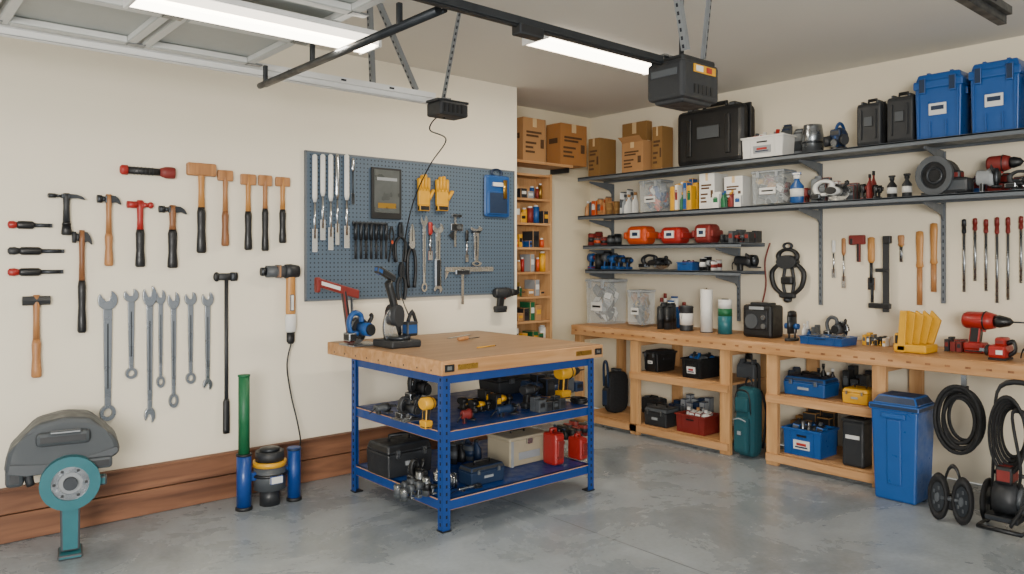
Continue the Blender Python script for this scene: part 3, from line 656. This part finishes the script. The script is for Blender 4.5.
# top shelf
R(carton(crd2),588,616,138,ZT,5.40,.24); R(carton(crd,opn=True),614,655,135,ZT,5.38,.22); R(carton(crd2),652,673,126,ZT,5.5,.16); R(carton(crd2),622,652,122,ZT,5.61,.08)
R(hardcase(blk,'large_tool_case'),674,758,100,ZT,5.46,.22)
R(crate(wht,'white_crate',lab=lgry,fill=[wht,lgry,gry,red]),736,797,130,ZT,5.36,.09) if False else R(crate(wht,'white_crate',lab=lgry,fill=[wht,lgry,gry,red]),740,797,130,ZT,5.38,.2)
R(cluster('tall_supply_tins',3,[lgry,blk2,gry,blun],kinds=('can','box')),768,806,124,ZT,5.62,.07)
b=B('metal_funnel_can'); b.lathe([(.09,0),(.09,.1),(.085,.12),(.08,.14),(.08,.15)],(0,0,0),stl,20); b.tor((0,0,.06),.092,.006,dst,'z'); R(b,797,829,124,ZT,5.42,.18)
b=B('respirator_mask'); b.sph((0,0,.09),(.09,.08,.08),blun); b.cyl((-.06,-.05,.07),(-.11,-.09,.06),.04,blk2); b.cyl((.06,-.05,.07),(.11,-.09,.06),.04,blk2); b.box((0,-.06,.12),(.11,.05,.06),blk,b=.015); b.tor((0,.03,.1),.1,.014,blu,'x'); b.cyl((0,-.08,.05),(0,-.11,.04),.03,stl); b.box((0,0,.01),(.12,.1,.02),blk)
R(b,820,859,120,ZT,5.40,.2)
R(hardcase(blk2,'drill_case'),855,890,97,ZT,5.42,.15); R(hardcase(blk2,'drill_case'),885,922,90,ZT,5.42,.15)
R(bluetote(),911,976,70,ZT,5.39,.22); R(bluetote(),966,1034,58,ZT,5.39,.24); R(bluetote(),1036,1092,54,ZT,5.39,.24)
# second shelf
R(cluster('spray_cans',6,[crd2,org,gry,wht,blk2,hand],h=.14),583,622,196,ZS,5.42,.2); R(cluster('adhesive_tubes',4,[wht,gry,lgry,crd]),619,640,188,ZS,5.42,.2)
R(clearbin(mats=(wht,blu,gry,lgry,org)),638,674,180,ZS,5.42,.2)
R(cluster('paint_jars',5,[wht,redd,grn,lgry,yel,blu]),670,702,178,ZS,5.38,.16)
R(carton(wht,'white_carton'),699,728,173,ZS,5.42,.2); R(carton(wht,'white_carton'),724,756,176,ZS,5.42,.2); R(cluster('supply_boxes',4,[wht,blu,yel,grn,redd],kinds=('box','bot')),712,744,190,ZS,5.37,.05)
R(clearbin('parts_bin',mats=(crd,wht,brs,gry,redd,blk2)),750,797,170,ZS,5.42,.2)
R(bottle(blu,wht),788,806,172,ZS,5.35,.07)
b=circsaw(wht,'plate_joiner'); R(b,806,862,178,ZS,5.38,.18); R(cluster('back_row_tins',6,[gry,blk2,wht,redd,lgry],kinds=('can','box','tool')),800,860,174,ZS,5.58,.1)
R(cluster('black_spray_guns',3,[blk,blk2,redd],kinds=('tool','bot')),858,886,170,ZS,5.42,.14)
R(bottle(blk,blk2,'oil_bottle'),885,899,175,ZS,5.44,.07)
R(bottle(blk2,blk,'oil_bottle'),900,914,173,ZS,5.44,.07)
b=B('dust_extractor'); b.cyl((-.02,-.09,.13),(-.02,.1,.13),.12,blk2,n=28); b.ann(-.02,.13,.13,.09,-.12,-.08,gry,28); b.cyl((-.02,-.085,.13),(-.02,-.1,.13),.085,rub); b.tor((-.02,-.1,.13),.05,.01,dst); b.box((.1,0,.06),(.2,.16,.1),gry,b=.02); b.box((.1,0,.13),(.08,.1,.06),redd,b=.015); b.box((0,0,.01),(.24,.18,.02),blk,b=.004)
R(b,915,976,155,ZS,5.37,.18)
R(grinder(lgry,'polisher'),966,1004,165,ZS,5.36,.12); R(drill(redd,'rotary_hammer'),985,1035,153,ZS,5.50,.1); R(circsaw(blk2,'reciprocating_saw'),1002,1060,168,ZS,5.36,.13); R(cluster('grinding_disc_packs',6,[blk,gry,blu,redd],kinds=('box','can')),960,1040,172,ZS,5.61,.08)
# third shelf
R(cluster('glue_bottles',4,[redd,blk,org,gry],kinds=('bot','can','tool')),586,624,231,Z3,5.42,.2)
def pack(c):
    b=B('foil_package'); b.box((0,0,.045),(.2,.12,.08),c,b=.03,seg=3); b.box((-.11,0,.045),(.03,.11,.03),c,b=.008); b.box((.11,0,.045),(.03,.11,.03),c,b=.008); b.box((0,-.06,.05),(.1,.008,.04),wht,b=.003); b.box((0,-.065,.05),(.05,.004,.015),blun); return b
R(pack(org),622,660,226,Z3,5.42,.18); R(pack(red),656,694,227,Z3,5.42,.18); R(pack(redd),690,724,224,Z3,5.42,.18)
R(cluster('mixed_hand_tools',6,[blk,gry,blk2,redd],kinds=('tool','box','can')),718,762,229,Z3,5.42,.2)
# fourth shelf
R(cluster('power_tool_row',5,[blk,blu,blk2,redd,gry],kinds=('tool','can','tool')),586,636,251,Z4,5.42,.22); R(circsaw(blk2,'jigsaw'),634,680,254,Z4,5.42,.2); R(crate(blu,'small_parts_bin',fill=[blk,redd]),676,702,260,Z4,5.42,.14)
R(cluster('rivet_tools',3,[redd,blk,lgry,wht],kinds=('tool','can')),698,724,256,Z4,5.42,.16); R(grinder(blk2,'nail_gun'),722,764,253,Z4,5.42,.18)
# hanging items
b=B('chain_hoist'); b.tor((0,0,.78),.12,.03,blk); b.cyl((0,-.06,.68),(0,.06,.68),.12,blk2); b.tor((0,0,.96),.05,.018,dst)
for s in (-1,1):
    b.tube([(s*.1,0,.66),(s*.2,0,.5),(s*.17,0,.25),(s*.05,0,.1)],.03,blk,sub=4); b.tube([(s*.04,.02,.6),(s*.07,.02,.3),(s*.02,.02,.02)],.02,blk2,sub=3)
b.box((0,0,.36),(.16,.08,.14),blk,b=.03); b.box((0,0,.1),(.2,.06,.1),blk2,b=.02); b.sph((0,0,.02),.05,dst)
hangR(b,767,804,242,303,.08)
b=B('cable_with_red_plug'); b.tube([PR(770,243,XW-.03),PR(765,262,XW-.03),PR(766,285,XW-.03),PR(762,305,XW-.03)],.006,redd,n=6,sub=6); b.done()
hangR(chisel(wht,chr_,'file'),831,835,240,278,.02); hangR(chisel(hand,chr_,'mortise_chisel'),841,845,238,288,.02)
def putty(c):
    b=B('scraper'); b.box((0,0,.85),(.5,.06,.28),c,b=.03); b.box((.05,0,.5),(.1,.05,.6),blk,b=.02); b.box((-.15,0,.8),(.12,.07,.2),blk,b=.02); return b
hangR(putty(redd),848,864,235,262,.04)
b=B('bar_clamp'); b.box((0,0,.5),(.09,.02,1),blk2); b.box((-.1,0,.08),(.34,.05,.07),blk,b=.01); b.box((-.06,0,.55),(.2,.05,.05),blk,b=.01); b.cyl((-.22,0,.12),(-.22,0,.35),.02,dst); b.box((.02,0,.95),(.12,.05,.1),blk,b=.01); hangR(b,868,890,236,312,.04,gap=.03)
hangR(chisel(hand3,dst,'rasp',.5),867,874,237,290,.025)
def longtool(hc,sc=stl,sp=.4,name='long_screwdriver',rr=.022):
    b=B(name); b.lathe([(.02,1),(.045,.99),(.05,.9),(.038,1-sp+.1),(.05,1-sp+.02),(.03,1-sp)],(0,0,0),hc,12); b.cyl((0,0,0),(0,0,1-sp),rr,sc); b.lathe([(.03,1-sp),(.03,1-sp-.03)],(0,0,0),brs,10); return b
hangR(longtool(hand,name='gimlet'),897,904,235,262,.02)
hangR(longtool(hand3,hand,.5,'pry_bar',.035),915,923,231,305,.025); hangR(longtool(hand3,hand,.6,'spare_mallet_handle',.035),929,937,223,292,.03)
for i,(x,y0,y1) in enumerate(((961,219,292),(972,218,281),(983,219,291),(994,217,303),(1005,217,300),(1018,216,283))): hangR(longtool(redd if i!=0 else dst,stl,.2,rr=.03),x,x+5,y0,y1,.022)
# ================================================================ RIGHT WORKBENCH
BX=5.08; BZ=.90
b=B('workbench'); y0_,y1_=.5,5.03; L=y1_-y0_; cyb=(y0_+y1_)/2
def WB(xa,xb,ya,yb,za,zb,m,bv=.003): b.box(((xa+xb)/2,(ya+yb)/2,(za+zb)/2),(xb-xa,yb-ya,zb-za),m,b=bv)
WB(BX,XW-.003,y0_,y1_,BZ-.045,BZ,benchtop); WB(BX-.012,BX+.02,y0_,y1_,BZ-.09,BZ-.004,pineY)
for y in (4.97,4.30,3.40,3.00,2.23,.8):
    WB(BX+.02,BX+.06,y-.045,y+.045,0,BZ-.046,pineZ); WB(XW-.05,XW-.005,y-.045,y+.045,0,BZ-.046,pineZ)
    WB(BX+.061,XW-.051,y-.02,y+.02,BZ-.14,BZ-.046,pine)
for ya,yb,zz in ((3.40,4.30,.52),(2.23,3.0,.50),(3.40,4.30,.07),(2.23,3.0,.07),(4.30,4.97,.07)):
    WB(BX+.062,XW-.052,ya,yb,zz,zz+.02,pineY); WB(BX,BX+.02,ya-.04,yb+.04,zz-.04,zz+.02,pineY)
for i in range(40): b.box((BX-.013,y0_+.06+i*.113,BZ-.047),(.002,.03,.012),hand2)
b.done()
BZ+=.001
R(clearbin(mats=(wht,lgry,gry,crd,blk2)),584,628,279,BZ,5.3,.3); R(clearbin('clear_jar_bin',mats=(blk,gry,brs,hand)),626,656,290,BZ,5.25,.2)
R(cluster('black_cans',2,[blk,blk2,redd],kinds=('can',)),655,678,303,BZ,5.3,.14); R(can(blk2,gry),676,697,306,BZ,5.3,.14); R(cluster('red_bottle_row',3,[redd,wht,blu],kinds=('bot','can')),656,690,294,BZ,5.52,.12)
b=B('paper_towel_roll'); b.cyl((0,0,0),(0,0,.27),.055,wht,n=24); b.cyl((0,0,.27),(0,0,.272),.02,crd,n=14); b.cyl((0,0,-.004),(0,0,0),.06,blk2,n=20); b.cyl((0,0,.27),(0,0,.28),.006,dst); R(b,697,716,288,BZ,5.32,.11)
b=B('tape_roll_stack'); b.cyl((0,0,0),(0,0,.12),.06,teal,n=24); b.cyl((0,0,.12),(0,0,.17),.06,grn,n=24); b.cyl((0,0,.17),(0,0,.23),.058,wht,n=24); b.cyl((0,0,.23),(0,0,.235),.03,blk2); R(b,715,735,299,BZ,5.32,.11)
b=B('jobsite_radio'); b.box((0,0,.12),(.24,.18,.22),blk,b=.02); b.box((0,-.092,.13),(.18,.01,.13),blk2,b=.01); b.cyl((-.04,-.09,.12),(-.04,-.105,.12),.05,gry,n=24); b.cyl((.06,-.09,.15),(.06,-.11,.15),.018,stl); b.cyl((.06,-.09,.09),(.06,-.11,.09),.018,stl); b.box((0,0,.235),(.16,.1,.02),blk2,b=.006); b.box((0,-.095,.21),(.12,.006,.02),lgry)
R(b,741,784,303,BZ,5.28,.2)
b=B('router_tool'); b.cyl((0,0,0),(0,0,.02),.08,blk2,n=20); b.cyl((0,0,.06),(0,0,.2),.055,dst); b.lathe([(.055,.2),(.05,.24),(.02,.25)],(0,0,0),blk)
for s in (-1,1): b.cyl((s*.05,0,.02),(s*.05,0,.14),.012,stl); b.cyl((s*.05,0,.12),(s*.11,0,.12),.025,blu)
R(b,780,804,311,BZ,5.22,.16)
R(crate(blu,'blue_tray',fill=[gry,dst,stl]),797,860,335,BZ,5.14,.26); R(circsaw(gry,'bench_planer'),820,856,316,BZ,5.48,.16); R(cluster('small_glue_pots',3,[wht,blu,gry],kinds=('can','bot')),800,822,322,BZ,5.48,.12)
R(cluster('marker_pens',6,[gry,wht,yel,blk],kinds=('box','tool')),862,893,334,BZ,5.4,.12)
b=B('yellow_fan_clamp')
for i in range(5): b.ext([(-.1+.02*i,0),(-.04+.03*i,0),(-.02+.045*i,.2-.012*i),(-.075+.04*i,.2)],-.08+.035*i,-.06+.035*i,yel,b=.003)
b.box((0,0,.02),(.26,.16,.04),yel,b=.01); b.box((-.1,-.02,.06),(.06,.1,.06),blk,b=.01); R(b,893,942,311,BZ,5.16,.2)
R(drill(red,'impact_wrench'),960,1030,312,BZ,5.42,.16)
b=B('red_demolition_saw'); b.box((0,0,.05),(.2,.12,.08),red,b=.02); b.box((.02,0,.11),(.12,.08,.05),redd,b=.015); b.cyl((-.1,0,.05),(-.16,0,.05),.035,blk2); b.box((-.2,0,.05),(.1,.004,.02),stl); b.tube([(.08,0,.1),(.15,0,.11),(.17,0,.06),(.1,0,.03)],.016,blk,sub=4); b.box((.04,-.062,.05),(.08,.006,.03),wht,b=.002); b.box((0,0,.006),(.2,.1,.012),blk)
R(b,974,1022,338,BZ,5.16,.18); R(grinder(red,'red_grinder'),1014,1070,338,BZ,5.2,.14); R(cluster('battery_chargers',3,[blk,redd,blk2],kinds=('box',)),944,968,338,BZ,5.45,.12)
# under bench
R(tote(blk,blk2),641,678,351,.542,5.16,.3); R(crate(blk,'black_parts_bin',lab=wht,fill=[blk2,gry,blu]),680,722,353,.542,5.14,.3)
R(toolbox(blk2,gry,'low_toolbox'),643,680,404,.092,5.14,.2); R(crate(redd,'storage_bin',fill=[wht,lgry,wht,crd]),674,723,410,.092,5.14,.26); R(hardcase(blk2),640,668,396,.092,5.5,.12); R(cluster('folder_stack',6,[wht,lgry,blun,gry],kinds=('box',)),668,714,396,.092,5.5,.14)
b=B('backpack'); b.box((0,0,.24),(.3,.18,.46),tealf,b=.07,seg=3); b.box((0,-.1,.16),(.22,.08,.24),tealf,b=.035,seg=3); b.box((0,-.1,.36),(.2,.05,.1),tealf,b=.02); b.tube([(-.12,-.09,.3),(-.09,-.1,.44),(.09,-.1,.44),(.12,-.09,.3)],.006,blk,sub=4); b.tor((0,0,.48),.05,.01,blk,'y',a0=0,a1=180); b.tube([(-.1,-.145,.26),(0,-.15,.275),(.1,-.145,.26)],.004,lgry,sub=3); b.box((0,-.145,.18),(.06,.008,.03),lgry,b=.003)
for s in (-1,1): b.tube([(s*.1,.08,.44),(s*.15,.11,.3),(s*.12,.09,.06)],.014,blk,sub=3)
R(b,728,768,378,.001,5.06,.26)
R(hardcase(gry,'upright_case'),735,762,354,.001,5.5,.12)
b=B('duffel_bag'); b.box((0,0,.15),(.3,.2,.3),fab,b=.07,seg=3); b.tube([(-.08,-.1,.2),(-.06,-.11,.36),(.06,-.11,.36),(.08,-.1,.2)],.012,blun,sub=4); b.box((0,-.1,.12),(.2,.04,.14),blun,b=.02); b.box((0,0,.31),(.26,.04,.02),gry,b=.005); R(b,600,630,360,.092,5.2,.3)
R(toolbox(blu,blun,'blue_toolbox'),782,840,374,.522,5.16,.24); R(toolbox(yel,yel,'yellow_case'),841,880,386,.522,5.14,.2); R(cluster('cleaner_bottles',5,[blk,gry,blun,wht],kinds=('bot','can')),786,838,364,.522,5.48,.14)
R(cluster('stacked_cases',3,[blk2,gry,blk],kinds=('box',)),842,876,368,.522,5.45,.16); R(cluster('cable_boxes',3,[blk2,crd2,blk],kinds=('box',)),790,838,408,.092,5.5,.14)
R(crate(blb,'blue_milk_crate',lab=wht,fill=[stl,blk2,gry,yel,blu]),781,840,422,.092,5.15,.28)
b=B('black_canister'); b.box((0,0,.18),(.22,.22,.36),blk2,b=.02); b.box((0,0,.37),(.23,.23,.03),blk,b=.01); b.box((0,-.112,.24),(.14,.006,.03),wht); b.tube([(-.06,0,.38),(-.06,0,.41),(.06,0,.41),(.06,0,.38)],.01,gry); R(b,841,877,415,.092,5.15,.2)
b=B('trash_bin'); b.tb((0,0,0),(.34,.3,.56),(1.15,1.12),blb,b=.015); b.box((0,0,.57),(.42,.36,.04),blun,b=.01); b.tb((0,0,.588),(.38,.32,.05),(.8,.75),blun,b=.01); b.box((0,-.17,.52),(.2,.03,.03),blb,b=.006); b.box((0,-.16,.3),(.12,.02,.4),blb,(.03,0,0),b=.008)
b.cyl((-.15,.14,.03),(-.12,.14,.03),.03,blk); R(b,868,938,397,.001,4.88,.30)
b=B('pressure_washer')
b.tube([(-.2,-.05,.04),(-.2,.0,.5),(-.17,.05,.78),(.17,.05,.78),(.2,0,.5),(.2,-.05,.04)],.016,blk,sub=5)
b.tube([(-.2,-.02,.3),(.2,-.02,.3)],.012,blk); b.tube([(-.2,-.05,.05),(-.2,-.3,.05),(.2,-.3,.05),(.2,-.05,.05)],.013,blk)
for x in (-.25,.25):
    b.tor((x,-.02,.13),.1,.028,rub,'x'); b.cyl((x-.015,-.02,.13),(x+.015,-.02,.13),.075,dst,n=20); b.cyl((x-.03,-.02,.13),(x+.03,-.02,.13),.025,gry)
    for a in range(6): b.box((x,-.02+.05*math.cos(a*1.047),.13+.05*math.sin(a*1.047)),(.034,.02,.02),gry)
b.cyl((-.25,-.02,.13),(.25,-.02,.13),.012,dst); b.cyl((-.1,-.16,.2),(.12,-.16,.2),.09,blk2,n=20); b.box((0,-.16,.33),(.16,.14,.1),redd,b=.02); b.cyl((.1,-.16,.2),(.16,-.16,.2),.07,gry); b.box((0,-.16,.1),(.3,.22,.03),dst,b=.005)
for i in range(5): b.tor((.02,-.08-.03*i,.55),.11+.014*i,.013,rub,'y',sz=1.25,n=32)
b.tube([(.1,-.16,.25),(.18,-.28,.4),(.08,-.22,.68),(.22,-.1,.6),(.26,-.24,.3),(.1,-.3,.08)],.014,rub,sub=6)
R(b,968,1052,386,.001,4.66,.38)
b=B('coiled_hose')
for i in range(8): b.tor((random.uniform(-.015,.015),-.015-.02*i,.3+random.uniform(-.015,.015)),.085+.013*(i%4),.011,rub,'y',sz=1.5,n=36)
b.box((0,-.06,.47),(.05,.17,.02),blk2,b=.005); b.box((0,.01,.48),(.03,.02,.12),stl)
y,_=rw(957,0,4.95); b.place((4.995,y,.34),(.28,.14,.47),RR)
b=B('hose_reel_cart')
for x,y in ((-.14,0),(.14,0)):
    b.tor((x,0,.125),.1,.025,rub,'y'); b.cyl((x,-.014,.125),(x,.014,.125),.078,dst,n=20); b.cyl((x,-.03,.125),(x,.03,.125),.024,gry)
    for a in range(5): b.box((x+.05*math.cos(a*1.257),-.016,.125+.05*math.sin(a*1.257)),(.018,.006,.018),gry)
b.cyl((-.14,-.005,.125),(.14,-.005,.125),.012,gry); b.tube([(-.14,.03,.12),(-.05,.03,.27),(.05,.03,.27),(.14,.03,.12)],.012,blk,sub=4); b.box((0,.03,.1),(.12,.05,.08),blk2,b=.01)
R(b,926,978,466,.001,4.72,.1)
# ================================================================ LIGHT + CAMERA
w=bpy.data.worlds.new('World'); bpy.context.scene.world=w; w.use_nodes=True
bg=w.node_tree.nodes['Background']; bg.inputs[0].default_value=(.86,.93,1,1); bg.inputs[1].default_value=1.15
sl=bpy.data.lights.new('sun','SUN'); sl.energy=4.5; sl.color=(1,.92,.80); sl.angle=.02
so=bpy.data.objects.new('sun',sl); bpy.context.collection.objects.link(so)
so.rotation_euler=Vector((.28,.28,-1)).to_track_quat('-Z','Y').to_euler(); so.location=(-6,-6,8)
dl=bpy.data.lights.new('added_daylight_area','AREA'); dl.shape='RECTANGLE'; dl.size=2.6; dl.size_y=1.8; dl.energy=640; dl.color=(1,.955,.88)  # area lamp added outside the room for directional light and contrast
do=bpy.data.objects.new('added_daylight_area',dl); bpy.context.collection.objects.link(do); do.location=(-2.9,-3.0,1.9)
do.rotation_euler=(Vector((2.6,4.4,1.1))-Vector((-2.9,-3.0,1.9))).to_track_quat('-Z','Y').to_euler()
cam=bpy.data.cameras.new('camera'); cam.lens=F/1024*36; cam.sensor_width=36; cam.shift_y=-27/1024; cam.clip_start=.02
co=bpy.data.objects.new('camera',cam); bpy.context.collection.objects.link(co); co.location=(0,0,H); co.rotation_euler=(math.pi/2,0,A-math.pi/2)
bpy.context.scene.camera=co
